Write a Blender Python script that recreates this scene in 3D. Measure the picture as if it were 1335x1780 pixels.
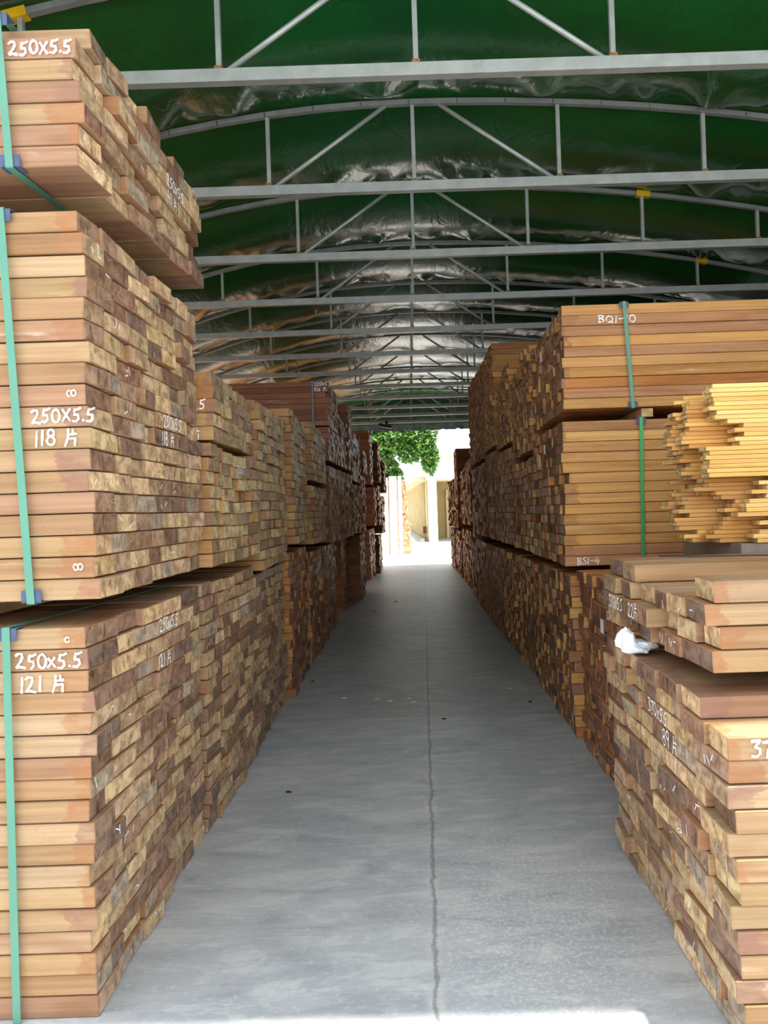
import bpy, math, random
import numpy as np
from mathutils import Vector

# ------------------------------------------------------------------ scene, camera, light
for o in list(bpy.data.objects):
    bpy.data.objects.remove(o, do_unlink=True)
S = bpy.context.scene
COL = S.collection
random.seed(7)
RND = random.Random(11)

EYE = 1.2
cam_d = bpy.data.cameras.new('camera')
cam_d.sensor_fit = 'VERTICAL'
cam_d.sensor_height = 24.0
cam_d.lens = 24.0 * 1336 / 1780
cam_d.shift_x = -67.5 / 1780
cam_d.shift_y = -3.0 / 1780
cam_d.clip_start = 0.05
cam_d.clip_end = 300
cam = bpy.data.objects.new('camera', cam_d)
COL.objects.link(cam)
cam.location = (0, 0, EYE)
cam.rotation_euler = (math.radians(90), 0.033, 0)
S.camera = cam

W = bpy.data.worlds.new('sky')
S.world = W
W.use_nodes = True
W.node_tree.nodes['Background'].inputs[0].default_value = (0.90, 0.95, 1.0, 1)
W.node_tree.nodes['Background'].inputs[1].default_value = 1.6

sun_d = bpy.data.lights.new('sun', 'SUN')
sun_d.energy = 7.0
sun_d.angle = math.radians(1.2)
sun_d.color = (1.0, 0.95, 0.87)
sun = bpy.data.objects.new('sun', sun_d)
COL.objects.link(sun)
sun.rotation_euler = Vector((-0.24, 0.05, -1.0)).to_track_quat('-Z', 'Y').to_euler()

S.view_settings.view_transform = 'Standard'
S.view_settings.look = 'None'
S.view_settings.gamma = 1.0
S.view_settings.exposure = 0.75
S.view_settings.use_curve_mapping = False
S.cycles.use_denoising = True
S.cycles.max_bounces = 10
S.cycles.diffuse_bounces = 7
S.cycles.sample_clamp_indirect = 6.0


# ------------------------------------------------------------------ small helpers
def lin(r, g, b):
    f = lambda c: (c / 255 / 12.92) if c / 255 <= 0.04045 else ((c / 255 + 0.055) / 1.055) ** 2.4
    return (f(r), f(g), f(b), 1.0)


def link(o, parent=None):
    COL.objects.link(o)
    if parent is not None:
        o.parent = parent
    return o


def tag(o, label, cat, group=None, kind=None):
    o['label'] = label
    if cat:
        o['category'] = cat
    if group:
        o['group'] = group
    if kind:
        o['kind'] = kind
    return o


def thing(name, label, cat, loc=(0, 0, 0), rz=0.0, group=None):
    o = bpy.data.objects.new(name, None)
    o.empty_display_size = 0.1
    link(o)
    o.location = loc
    o.rotation_euler = (0, 0, rz)
    return tag(o, label, cat, group)


class MB:
    """collects polygons and builds one mesh object"""
    def __init__(self):
        self.v = []
        self.f = []
        self.m = []

    def add(self, verts, faces, mi=0):
        b = len(self.v)
        self.v.extend([tuple(p) for p in verts])
        self.f.extend([tuple(i + b for i in f) for f in faces])
        self.m.extend([mi] * len(faces))

    def box(self, x0, x1, y0, y1, z0, z1, mi=0):
        self.add([(x0, y0, z0), (x1, y0, z0), (x1, y1, z0), (x0, y1, z0), (x0, y0, z1), (x1, y0, z1), (x1, y1, z1), (x0, y1, z1)],
                 [(0, 3, 2, 1), (4, 5, 6, 7), (0, 1, 5, 4), (1, 2, 6, 5), (2, 3, 7, 6), (3, 0, 4, 7)], mi)

    def bar(self, p0, p1, w, h=None, mi=0, up=(0, 0, 1)):
        """square tube between two points"""
        h = h or w
        p0, p1 = Vector(p0), Vector(p1)
        d = (p1 - p0).normalized()
        u = Vector(up)
        s = d.cross(u)
        if s.length < 1e-4:
            s = d.cross(Vector((0, 1, 0)))
        s.normalize()
        t = s.cross(d).normalized()
        vs = []
        for p in (p0, p1):
            for a, b in ((-1, -1), (1, -1), (1, 1), (-1, 1)):
                vs.append(p + s * (a * w / 2) + t * (b * h / 2))
        self.add(vs, [(0, 1, 2, 3), (7, 6, 5, 4), (0, 4, 5, 1), (1, 5, 6, 2), (2, 6, 7, 3), (3, 7, 4, 0)], mi)

    def tube(self, pts, r, n=10, mi=0, caps=True):
        pts = [Vector(p) for p in pts]
        rs = r if isinstance(r, (list, tuple)) else [r] * len(pts)
        vs, fs = [], []
        for i, p in enumerate(pts):
            d = (pts[min(i + 1, len(pts) - 1)] - pts[max(i - 1, 0)]).normalized()
            a = Vector((0, 0, 1)) if abs(d.z) < 0.9 else Vector((0, 1, 0))
            s = d.cross(a).normalized()
            t = d.cross(s).normalized()
            for k in range(n):
                an = 2 * math.pi * k / n
                vs.append(p + (s * math.cos(an) + t * math.sin(an)) * rs[i])
        for i in range(len(pts) - 1):
            for k in range(n):
                a, b = i * n + k, i * n + (k + 1) % n
                fs.append((a, a + n, b + n, b))
        if caps:
            fs.append(tuple(range(n)))
            fs.append(tuple(reversed(range((len(pts) - 1) * n, len(pts) * n))))
        self.add(vs, fs, mi)

    def build(self, name, mats, parent=None, smooth=False, loc=None):
        me = bpy.data.meshes.new(name)
        me.from_pydata(self.v, [], self.f)
        mats = mats if isinstance(mats, (list, tuple)) else [mats]
        for m in mats:
            me.materials.append(m)
        if len(mats) > 1:
            me.polygons.foreach_set('material_index', self.m)
        if smooth:
            me.polygons.foreach_set('use_smooth', [True] * len(self.f))
        me.update()
        o = bpy.data.objects.new(name, me)
        link(o, parent)
        if loc:
            o.location = loc
        return o


# ------------------------------------------------------------------ materials
class NT:
    def __init__(self, name):
        self.mat = bpy.data.materials.new(name)
        self.mat.use_nodes = True
        self.t = self.mat.node_tree
        self.b = self.t.nodes['Principled BSDF']
        self.b.inputs['Specular IOR Level'].default_value = 0.3

    def n(self, typ, **kw):
        nd = self.t.nodes.new(typ)
        for k, v in kw.items():
            setattr(nd, k, v)
        return nd

    def l(self, a, b):
        self.t.links.new(a, b)

    def val(self, sock, v):
        if hasattr(v, 'node'):
            self.l(v, sock)
        else:
            sock.default_value = v

    def math(self, op, a, b=0.0, c=None, clamp=False):
        m = self.n('ShaderNodeMath', operation=op, use_clamp=clamp)
        self.val(m.inputs[0], a)
        self.val(m.inputs[1], b)
        if c is not None:
            self.val(m.inputs[2], c)
        return m.outputs[0]

    def noise(self, vec, scale, detail=3.0, rough=0.55, dist=0.0):
        nd = self.n('ShaderNodeTexNoise')
        if vec is not None:
            self.l(vec, nd.inputs['Vector'])
        nd.inputs['Scale'].default_value = scale
        nd.inputs['Detail'].default_value = detail
        nd.inputs['Roughness'].default_value = rough
        nd.inputs['Distortion'].default_value = dist
        return nd.outputs['Fac']

    def map(self, vec, scale=(1, 1, 1), loc=(0, 0, 0)):
        nd = self.n('ShaderNodeMapping')
        self.l(vec, nd.inputs['Vector'])
        nd.inputs['Scale'].default_value = scale
        nd.inputs['Location'].default_value = loc
        return nd.outputs[0]

    def ramp(self, fac, lo, hi):
        """smooth step from lo to hi -> 0..1"""
        nd = self.n('ShaderNodeMapRange', interpolation_type='SMOOTHSTEP')
        self.val(nd.inputs['Value'], fac)
        self.val(nd.inputs['From Min'], lo)
        self.val(nd.inputs['From Max'], hi)
        return nd.outputs[0]

    def mix(self, fac, a, b, mode='MIX'):
        nd = self.n('ShaderNodeMix', data_type='RGBA', blend_type=mode)
        self.val(nd.inputs[0], fac)
        self.val(nd.inputs[6], a)
        self.val(nd.inputs[7], b)
        return nd.outputs[2]

    def attr(self, name, out='Color'):
        nd = self.n('ShaderNodeAttribute', attribute_name=name)
        return nd.outputs[out]

    def bump(self, h, strength, dist):
        nd = self.n('ShaderNodeBump')
        nd.inputs['Strength'].default_value = strength
        nd.inputs['Distance'].default_value = dist
        self.l(h, nd.inputs['Height'])
        self.l(nd.outputs[0], self.b.inputs['Normal'])


def plain(name, col, rough=0.6, metal=0.0, vary=0.0, scale=20.0, spec=0.3):
    k = NT(name)
    k.b.inputs['Roughness'].default_value = rough
    k.b.inputs['Metallic'].default_value = metal
    k.b.inputs['Specular IOR Level'].default_value = spec
    if vary:
        tc = k.n('ShaderNodeTexCoord')
        f = k.noise(tc.outputs['Object'], scale, 4)
        d = tuple(c * (1 - vary) for c in col[:3]) + (1,)
        u = tuple(min(1, c * (1 + vary)) for c in col[:3]) + (1,)
        k.l(k.mix(k.ramp(f, 0.3, 0.7), d, u), k.b.inputs['Base Color'])
    else:
        k.b.inputs['Base Color'].default_value = col
    return k.mat


def wood_material():
    k = NT('sawn_timber')
    lp = k.attr('lp', 'Vector')
    rr = k.n('ShaderNodeSeparateColor')
    k.l(k.attr('rn'), rr.inputs[0])
    r1, r2, r3 = rr.outputs[0], rr.outputs[1], rr.outputs[2]
    cs, ce = k.attr('cs'), k.attr('ce')
    sx = k.n('ShaderNodeSeparateXYZ')
    k.l(lp, sx.inputs[0])
    xd = sx.outputs[0]
    tc = k.n('ShaderNodeTexCoord')
    sn = k.n('ShaderNodeSeparateXYZ')
    k.l(tc.outputs['Normal'], sn.inputs[0])
    is_end = k.math('GREATER_THAN', k.math('ABSOLUTE', sn.outputs[0]), 0.75)
    # long faces: stretched grain, broad blotches, pale rubbed patches
    grain = k.noise(k.map(lp, (1.6, 45, 75)), 1.0, 4, 0.6)
    blotch = k.noise(k.map(lp, (2.2, 9, 12)), 1.0, 3, 0.6)
    fine = k.noise(k.map(lp, (60, 8, 60)), 1.0, 2, 0.5)
    side = k.mix(k.ramp(grain, 0.25, 0.75), k.mix(1.0, cs, (0.80, 0.75, 0.68, 1), 'MULTIPLY'), k.mix(1.0, cs, (1.10, 1.09, 1.06, 1), 'MULTIPLY'))
    side = k.mix(k.math('MULTIPLY', k.ramp(blotch, 0.50, 0.70), 0.6), side, k.mix(1.0, side, (0.72, 0.60, 0.50, 1), 'MULTIPLY'))
    side = k.mix(k.math('MULTIPLY', k.ramp(k.noise(k.map(lp, (3, 14, 25), (3.1, 0, 0)), 1.0, 4, 0.7), 0.60, 0.72), k.math('MULTIPLY', r3, 0.55)), side, (0.62, 0.50, 0.36, 1))
    side = k.mix(k.math('MULTIPLY', k.ramp(fine, 0.62, 0.8), 0.25), side, k.mix(1.0, side, (0.6, 0.55, 0.5, 1), 'MULTIPLY'))
    m0 = k.noise(k.map(lp, (14, 30, 40), (1, 5, 2)), 1.0, 4, 0.7)
    # stain that crept in from the sealed end
    reach = k.math('SUBTRACT', k.math('MULTIPLY', r1, 0.15), 0.062)
    wob = k.math('MULTIPLY', k.math('SUBTRACT', k.noise(k.map(lp, (9, 16, 24)), 1.0, 5, 0.65), 0.5), 0.13)
    st = k.math('SUBTRACT', 1.0, k.ramp(k.math('ADD', xd, wob), k.math('SUBTRACT', reach, 0.004), k.math('ADD', reach, 0.006)))
    stc = k.mix(k.ramp(r2, 0.45, 0.75), (0.31, 0.135, 0.06, 1), (0.235, 0.12, 0.09, 1))
    side = k.mix(k.math('MULTIPLY', st, k.math('ADD', 0.35, k.math('MULTIPLY', k.ramp(m0, 0.35, 0.65), 0.45))), side, stc)
    # sawn end grain: mottled, dark mould blotches, waxy pale smears, scratches
    m1 = k.noise(k.map(lp, (18, 22, 30)), 1.0, 4, 0.65, 0.4)
    m2 = k.noise(k.map(lp, (9, 34, 14), (0, 4, 1)), 1.0, 4, 0.7, 0.8)
    m3 = k.noise(k.map(lp, (12, 60, 12), (2, 0, 7)), 1.0, 3, 0.6, 0.3)
    end = k.mix(k.ramp(m1, 0.35, 0.65), k.mix(1.0, ce, (0.60, 0.55, 0.50, 1), 'MULTIPLY'), k.mix(1.0, ce, (1.14, 1.13, 1.10, 1), 'MULTIPLY'))
    end = k.mix(k.math('MULTIPLY', k.ramp(m2, 0.53, 0.66), 0.75), end, k.mix(1.0, end, (0.34, 0.27, 0.22, 1), 'MULTIPLY'))
    end = k.mix(k.math('MULTIPLY', k.ramp(m3, 0.60, 0.74), k.math('MULTIPLY', r2, 0.6)), end, (0.64, 0.55, 0.43, 1))
    vor = k.n('ShaderNodeTexVoronoi', feature='DISTANCE_TO_EDGE')
    k.l(k.map(lp, (8, 9, 14)), vor.inputs['Vector'])
    vor.inputs['Scale'].default_value = 1.4
    scr = k.math('MULTIPLY', k.math('SUBTRACT', 1.0, k.ramp(vor.outputs['Distance'], 0.004, 0.014)), k.ramp(k.noise(k.map(lp, (5, 7, 7), (9, 9, 9)), 1.0, 1), 0.55, 0.6))
    end = k.mix(k.math('MULTIPLY', scr, 0.6), end, (0.50, 0.40, 0.28, 1))
    k.l(k.mix(is_end, side, end), k.b.inputs['Base Color'])
    k.l(k.math('SUBTRACT', 0.72, k.math('MULTIPLY', is_end, 0.24)), k.b.inputs['Roughness'])
    k.l(k.math('ADD', 0.2, k.math('MULTIPLY', is_end, 0.25)), k.b.inputs['Specular IOR Level'])
    k.bump(k.math('ADD', k.math('MULTIPLY', grain, 0.6), k.math('MULTIPLY', m1, 0.4)), 0.25, 0.002)
    return k.mat


def concrete_material():
    k = NT('yard_concrete')
    g = k.n('ShaderNodeNewGeometry')
    p = g.outputs['Position']
    sp = k.n('ShaderNodeSeparateXYZ')
    k.l(p, sp.inputs[0])
    x, y = sp.outputs[0], sp.outputs[1]
    big = k.noise(p, 1.1, 4, 0.6)
    mid = k.noise(k.map(p, (1.4, 4, 1)), 2.6, 6, 0.72, 0.6)
    fin = k.noise(p, 42, 5, 0.75)
    lines = k.noise(k.map(p, (1.5, 90, 1)), 1.0, 3, 0.6)
    c = k.mix(k.ramp(big, 0.3, 0.7), (0.37, 0.395, 0.42, 1), (0.47, 0.485, 0.50, 1))
    c = k.mix(k.math('MULTIPLY', k.ramp(mid, 0.49, 0.62), 0.6), c, (0.58, 0.60, 0.59, 1))
    c = k.mix(k.math('MULTIPLY', k.ramp(mid, 0.47, 0.36), 0.6), c, (0.30, 0.315, 0.335, 1))
    c = k.mix(k.math('MULTIPLY', k.ramp(fin, 0.54, 0.66), 0.45), c, (0.64, 0.65, 0.64, 1))
    c = k.mix(k.math('MULTIPLY', k.ramp(lines, 0.56, 0.70), 0.30), c, (0.24, 0.245, 0.25, 1))
    # scaled, flaked patch close to the shed mouth
    dx = k.math('SUBTRACT', x, 0.28)
    dy = k.math('SUBTRACT', y, 2.3)
    d = k.math('SQRT', k.math('ADD', k.math('MULTIPLY', dx, dx), k.math('MULTIPLY', k.math('MULTIPLY', dy, dy), 0.35)))
    fl = k.math('MULTIPLY', k.ramp(d, 0.55, 0.1), k.ramp(k.noise(p, 75, 4, 0.8), 0.52, 0.6))
    c = k.mix(k.math('MULTIPLY', fl, 0.6), c, (0.74, 0.74, 0.74, 1))
    # slab joints
    w1 = k.math('MULTIPLY', k.math('SUBTRACT', k.noise(p, 5, 6, 0.8), 0.5), 0.06)
    j1 = k.math('ABSOLUTE', k.math('ADD', k.math('ADD', x, 0.005), w1))
    cr = k.math('SUBTRACT', 1.0, k.ramp(j1, 0.002, 0.009))
    band = k.math('MULTIPLY', k.math('SUBTRACT', 1.0, k.ramp(j1, 0.012, 0.035)), k.ramp(k.noise(p, 5, 4), 0.45, 0.65))
    ym = k.math('ABSOLUTE', k.math('SUBTRACT', k.math('PINGPONG', k.math('ADD', k.math('ADD', y, k.math('MULTIPLY', w1, 0.6)), 0.03), 2.255), 0.0))
    j2 = k.math('SUBTRACT', 1.0, k.ramp(ym, 0.004, 0.012))
    c = k.mix(k.math('MULTIPLY', band, 0.4), c, (0.66, 0.66, 0.64, 1))
    c = k.mix(k.math('MULTIPLY', k.math('MAXIMUM', cr, k.math('MULTIPLY', j2, 0.7)), 0.5), c, (0.10, 0.10, 0.10, 1))
    # the slab beyond the first cross joint is older and darker
    c = k.mix(k.math('MULTIPLY', k.ramp(y, 4.46, 4.50), 0.27), c, k.mix(1.0, c, (0.62, 0.60, 0.56, 1), 'MULTIPLY'))
    # paler yard paving; sunlit brightness put into its colour from the sun line on
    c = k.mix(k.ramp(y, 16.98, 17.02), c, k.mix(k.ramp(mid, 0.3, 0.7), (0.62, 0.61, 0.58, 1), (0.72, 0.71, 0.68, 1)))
    k.l(c, k.b.inputs['Base Color'])
    k.b.inputs['Roughness'].default_value = 0.46
    k.b.inputs['Specular IOR Level'].default_value = 0.5
    h = k.math('SUBTRACT', k.math('ADD', k.math('MULTIPLY', fin, 0.3), k.math('MULTIPLY', lines, 0.3)), k.math('MAXIMUM', cr, j2))
    k.bump(h, 0.3, 0.004)
    return k.mat


def tarp_material():
    k = NT('green_tarpaulin')
    g = k.n('ShaderNodeNewGeometry')
    f = k.noise(g.outputs['Position'], 1.5, 4)
    k.l(k.mix(k.ramp(f, 0.3, 0.7), (0.0035, 0.068, 0.014, 1), (0.006, 0.108, 0.022, 1)), k.b.inputs['Base Color'])
    k.b.inputs['Roughness'].default_value = 0.20
    k.b.inputs['Specular IOR Level'].default_value = 1.0
    w = k.noise(k.map(g.outputs['Position'], (9, 3, 4)), 1.0, 4, 0.6, 1.2)
    k.bump(w, 0.25, 0.03)
    return k.mat


def steel_material(name='galvanised_steel', col=(0.46, 0.48, 0.46, 1)):
    k = NT(name)
    tc = k.n('ShaderNodeTexCoord')
    f = k.noise(tc.outputs['Object'], 9, 5, 0.7)
    r = k.noise(k.map(tc.outputs['Object'], (1, 1, 1), (5, 2, 1)), 2.3, 6, 0.8)
    c = k.mix(k.ramp(f, 0.3, 0.7), tuple(a * 0.78 for a in col[:3]) + (1,), col)
    c = k.mix(k.math('MULTIPLY', k.ramp(r, 0.66, 0.74), 0.7), c, (0.26, 0.13, 0.05, 1))
    k.l(c, k.b.inputs['Base Color'])
    k.b.inputs['Metallic'].default_value = 0.35
    k.b.inputs['Roughness'].default_value = 0.42
    return k.mat


WOOD = wood_material()
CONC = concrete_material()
TARP = tarp_material()
STEEL = steel_material()
STEEL_SHADE = steel_material('shaded_steel', (0.30, 0.315, 0.31, 1))  # darker copy of the truss steel; shade on the top chords put into colour
RUST = plain('rusty_weld', (0.26, 0.12, 0.045, 1), 0.8, 0, 0.4, 60)
CHALK = plain('white_chalk', (0.86, 0.84, 0.84, 1), 0.9, 0, 0.12, 200)
STRAP = plain('green_strap', lin(80, 136, 115), 0.35, 0, 0.06, 6, 0.5)
STRAP_G = plain('bright_green_strap', lin(62, 160, 95), 0.35, 0, 0.08, 6, 0.5)
STRAP_K = plain('grey_strap', lin(110, 112, 112), 0.4, 0, 0.1, 8, 0.4)
GUARD = plain('slate_plastic', lin(72, 82, 110), 0.5, 0, 0.15, 30)
YELLOW = plain('yellow_tape', lin(215, 170, 20), 0.5, 0, 0.1, 20)
PAPER = plain('white_paper', (0.78, 0.80, 0.80, 1), 0.8, 0, 0.06, 30)
BLACK = plain('black_plastic', (0.015, 0.015, 0.016, 1), 0.4)
WIRE = plain('dark_wire', (0.03, 0.03, 0.03, 1), 0.5)

# ------------------------------------------------------------------ setting: floor, shed skin
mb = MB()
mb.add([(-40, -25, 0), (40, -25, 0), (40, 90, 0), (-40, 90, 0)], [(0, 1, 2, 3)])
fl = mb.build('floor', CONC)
fl['kind'] = 'structure'
fl['label'] = 'grey concrete yard floor with a centre joint'

BAY = 1.2
TRUSS_Y = [3.36 + BAY * i for i in range(-1, 12)]
CHORD_Z = 3.12
Y0, Y1 = 1.63, 16.86
XL, XR = -3.42, 4.55


def axis_x(y):
    return 0.09 - 0.0165 * y


def roof_z(x, y):
    d = x - axis_x(y)
    return 3.64 - (0.066 if d < 0 else 0.036) * d * d


def hsh(i):
    return math.sin(i * 127.1 + 311.7) * 43758.5453 % 1.0


def vn(x, y):
    """value noise"""
    xi, yi = math.floor(x), math.floor(y)
    fx, fy = x - xi, y - yi
    fx, fy = fx * fx * (3 - 2 * fx), fy * fy * (3 - 2 * fy)
    h = lambda a, b: hsh(a * 1.0 + b * 57.0)
    return (h(xi, yi) * (1 - fx) + h(xi + 1, yi) * fx) * (1 - fy) + (h(xi, yi + 1) * (1 - fx) + h(xi + 1, yi + 1) * fx) * fy


def tarp_z(x, y):
    t = ((y - TRUSS_Y[0]) / BAY) % 1.0
    b = math.floor((y - TRUSS_Y[0]) / BAY)
    sag = 0.078 * (math.sin(math.pi / 2 * t / 0.56) if t < 0.56 else math.cos(math.pi / 2 * (t - 0.56) / 0.44)) * (0.8 + 0.4 * hsh(b * 3.7))
    z = roof_z(x, y) + 0.026 - sag
    # gathered folds close to the chord ahead, fading towards the bay's middle
    near = max(0.0, (t - 0.56) / 0.44) ** 1.1 * min(1.0, (1 - t) / 0.06)
    sk = 1.0 if x > axis_x(y) else -1.0
    fx = x * 4.6 - sk * 2.2 * t + b * 5.3 + 0.9 * vn(x * 1.7, b * 3.1)
    f = 1.0 - abs(2 * vn(fx, t * 1.6 + b * 7.1) - 1.0) - 0.55
    f2 = 1.0 - abs(2 * vn(fx * 2.3 + t * 2.0, t * 3 + b * 2.3) - 1.0) - 0.5
    z += near * (0.105 * f * (0.5 + vn(x * 0.9 + 4, b * 1.7)) + 0.03 * f2) - near * 0.01
    z += 0.02 * (vn(x * 1.3 + b, y * 2.0) - 0.5) * min(1.0, 8 * t * (1 - t))
    return min(z, roof_z(x, y) + 0.03)


def tarp_roof():
    nx, ny = 230, 400
    vs, fs = [], []
    for j in range(ny + 1):
        y = Y0 + (Y1 - Y0) * j / ny
        for i in range(nx + 1):
            x = XL + (XR - XL) * i / nx
            vs.append((x, y, tarp_z(x, y)))
    for j in range(ny):
        for i in range(nx):
            a = j * (nx + 1) + i
            fs.append((a, a + 1, a + nx + 2, a + nx + 1))
    m = MB()
    m.add(vs, fs)
    o = m.build('ceiling', TARP, smooth=True)
    o['kind'] = 'structure'
    o['label'] = 'dark green tarpaulin roof sagging between the trusses'


tarp_roof()


def curtain(name, x, y0, y1, z1, lab):
    m = MB()
    n = 150
    vs = []
    for i in range(n + 1):
        y = y0 + (y1 - y0) * i / n
        dx = 0.03 * math.sin(y * 9) + 0.02 * math.sin(y * 23 + 1)
        vs += [(x + dx, y, 0.0), (x + dx * 0.4, y, z1)]
    m.add(vs, [(2 * i, 2 * i + 2, 2 * i + 3, 2 * i + 1) for i in range(n)])
    o = m.build(name, TARP, smooth=True)
    o['kind'] = 'structure'
    o['label'] = lab


curtain('wall_right', XR + 0.05, Y0, Y1, 2.92, 'green tarpaulin side of the shed behind the timber')

# valance with a scalloped hem over the far mouth
mb = MB()
n = 120
vs = []
for i in range(n + 1):
    x = XL + (XR - XL) * i / n
    hem = 2.955 + 0.035 * abs(math.sin((x - XL) * math.pi / 0.17)) ** 0.5 * -1 + 0.03
    vs += [(x, Y1 + 0.02 + 0.012 * math.sin(x * 21), hem), (x, Y1, max(roof_z(x, Y1) + 0.01, hem + 0.08))]
mb.add(vs, [(2 * i, 2 * i + 2, 2 * i + 3, 2 * i + 1) for i in range(n)])
o = mb.build('valance', TARP, smooth=True)
tag(o, 'dark green scalloped valance over the far mouth of the shed', 'valance')

# ------------------------------------------------------------------ roof trusses
ORD = ['first', 'second', 'third', 'fourth', 'fifth', 'sixth', 'seventh', 'eighth', 'ninth', 'tenth', 'eleventh', 'twelfth']


def truss(idx, y):
    ax = axis_x(y)
    t = thing('roof_truss', 'galvanised steel roof truss, %s one counted from the shed mouth near the camera' % ORD[idx], 'truss', (ax, y, CHORD_Z), 0, 'roof trusses under the tarpaulin')
    x0, x1 = XL - ax, XR - ax
    m = MB()
    m.box(x0, x1, -0.022, 0.022, -0.028, 0.028)
    m.build('bottom_chord', STEEL, t)
    m = MB()
    N = 28
    pts = []
    for i in range(N + 1):
        x = x0 + (x1 - x0) * i / N
        pts.append((x, roof_z(x + ax, y) - CHORD_Z - 0.02))
    for i in range(N):
        (xa, za), (xb, zb) = pts[i], pts[i + 1]
        m.bar((xa - 0.002, 0, za), (xb + 0.002, 0, zb), 0.032, 0.030)
    m.build('top_chord', STEEL_SHADE, t)
    for k in range(-3, 5):
        x = k * 0.86
        top = roof_z(x + ax, y) - CHORD_Z - 0.038
        if top < 0.09:
            continue
        m = MB()
        m.box(x - 0.011, x + 0.011, -0.012, 0.012, 0.028, top)
        s = 0.018
        m.box(x - s, x + s, -0.019, 0.019, 0.0282, 0.043, 1)
        m.build('vertical_strut', [STEEL, RUST], t)
    for sg in (-1, 1):
        xa, xb = sg * 0.825, sg * 0.16
        m = MB()
        m.tube([(xa, 0, 0.026), (xb, 0, roof_z(xb + ax, y) - CHORD_Z - 0.035)], 0.0125, 10)
        m.build('diagonal_brace', STEEL, t, smooth=True)
    tapes = {0: [-1.74], 2: [1.73], 3: [2.62]}
    for x in tapes.get(idx, []):
        z = roof_z(x + ax, y) - CHORD_Z - 0.02
        m = MB()
        s = (roof_z(x + ax + 0.06, y) - roof_z(x + ax - 0.06, y)) / 0.12
        m.bar((x - 0.05, 0, z - s * 0.05), (x + 0.05, 0, z + s * 0.05), 0.046, 0.042)
        m.build('yellow_tape', YELLOW, t)['label'] = 'yellow tape wrapped round the top chord'


for i, y in enumerate(TRUSS_Y[1:]):
    truss(i, y)

# round detector under the fourth... chord and a floodlight on the last one
d = thing('smoke_detector', 'small round white detector under the roof truss above the highest bundles', 'detector', (1.0, TRUSS_Y[5], CHORD_Z - 0.028))
m = MB()
m.tube([(0, 0, 0), (0, 0, -0.018)], [0.05, 0.05], 20)
m.build('base', PAPER, d, smooth=False)
m = MB()
m.tube([(0, 0, -0.018), (0, 0, -0.034), (0, 0, -0.042)], [0.042, 0.038, 0.02], 20)
m.build('cover', PAPER, d)
fy = TRUSS_Y[12] if len(TRUSS_Y) > 12 else TRUSS_Y[-1]
d = thing('floodlight', 'small black floodlight clamped to the farthest roof truss', 'lamp', (-0.72, fy - 0.05, CHORD_Z - 0.03))
m = MB()
m.bar((-0.16, -0.03, -0.03), (0.12, -0.05, -0.09), 0.14, 0.07)
m.build('housing', BLACK, d)
m = MB()
m.box(-0.03, 0.03, -0.02, 0.03, -0.03, 0.05)
m.build('bracket', BLACK, d)

# ------------------------------------------------------------------ sawn boards
def cbox_template():
    vs, idx = [], {}
    for sx in (-1, 1):
        for sy in (-1, 1):
            for sz in (-1, 1):
                for a in range(3):
                    idx[(sx, sy, sz, a)] = len(vs)
                    vs.append(((sx, sy, sz), a))
    fs = []
    for a in range(3):
        b, c = (a + 1) % 3, (a + 2) % 3
        for s in (-1, 1):
            q = []
            for (p, r) in ((-1, -1), (1, -1), (1, 1), (-1, 1)):
                sg = [0, 0, 0]
                sg[a], sg[b], sg[c] = s, p, r
                q.append(idx[(*sg, a)])
            fs.append(tuple(q) if s > 0 else tuple(reversed(q)))
        for p in (-1, 1):
            for r in (-1, 1):
                q = []
                for e in (-1, 1):
                    sg = [0, 0, 0]
                    sg[a], sg[b], sg[c] = e, p, r
                    q += [idx[(*sg, b)], idx[(*sg, c)]] if e < 0 else [idx[(*sg, c)], idx[(*sg, b)]]
                fs.append(tuple(q))
    for sx in (-1, 1):
        for sy in (-1, 1):
            for sz in (-1, 1):
                fs.append(tuple(idx[(sx, sy, sz, a)] for a in range(3)))
    pos = np.array([v[0] for v in vs], float)
    ax = np.array([v[1] for v in vs])
    # orient outwards
    chk = pos * 1.0
    for i, a in enumerate(ax):
        for b in range(3):
            if b != a:
                chk[i, b] *= 0.9
    out = []
    for f in fs:
        p = chk[list(f)]
        nrm = np.cross(p[1] - p[0], p[2] - p[0])
        out.append(f if np.dot(nrm, p.mean(0)) > 0 else tuple(reversed(f)))
    return pos, ax, out


T_POS, T_AX, T_F = cbox_template()


def board_geom(sx, sy, sz, c):
    h = np.array([sx, sy, sz]) / 2
    p = T_POS * h
    ins = np.ones_like(p)
    for b in range(3):
        ins[:, b] = (T_AX != b) * c
    return p - np.sign(T_POS) * ins


BOXF = [(0, 3, 2, 1), (4, 5, 6, 7), (0, 1, 5, 4), (1, 2, 6, 5), (2, 3, 7, 6), (3, 0, 4, 7)]
BOXV = np.array([(-1, -1, -1), (1, -1, -1), (1, 1, -1), (-1, 1, -1), (-1, -1, 1), (1, -1, 1), (1, 1, 1), (-1, 1, 1)], float) / 2


def set_attr(me, name, typ, arr):
    a = me.attributes.new(name, typ, 'POINT')
    a.data.foreach_set('vector' if typ == 'FLOAT_VECTOR' else 'color', np.asarray(arr, np.float32).ravel())


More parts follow.
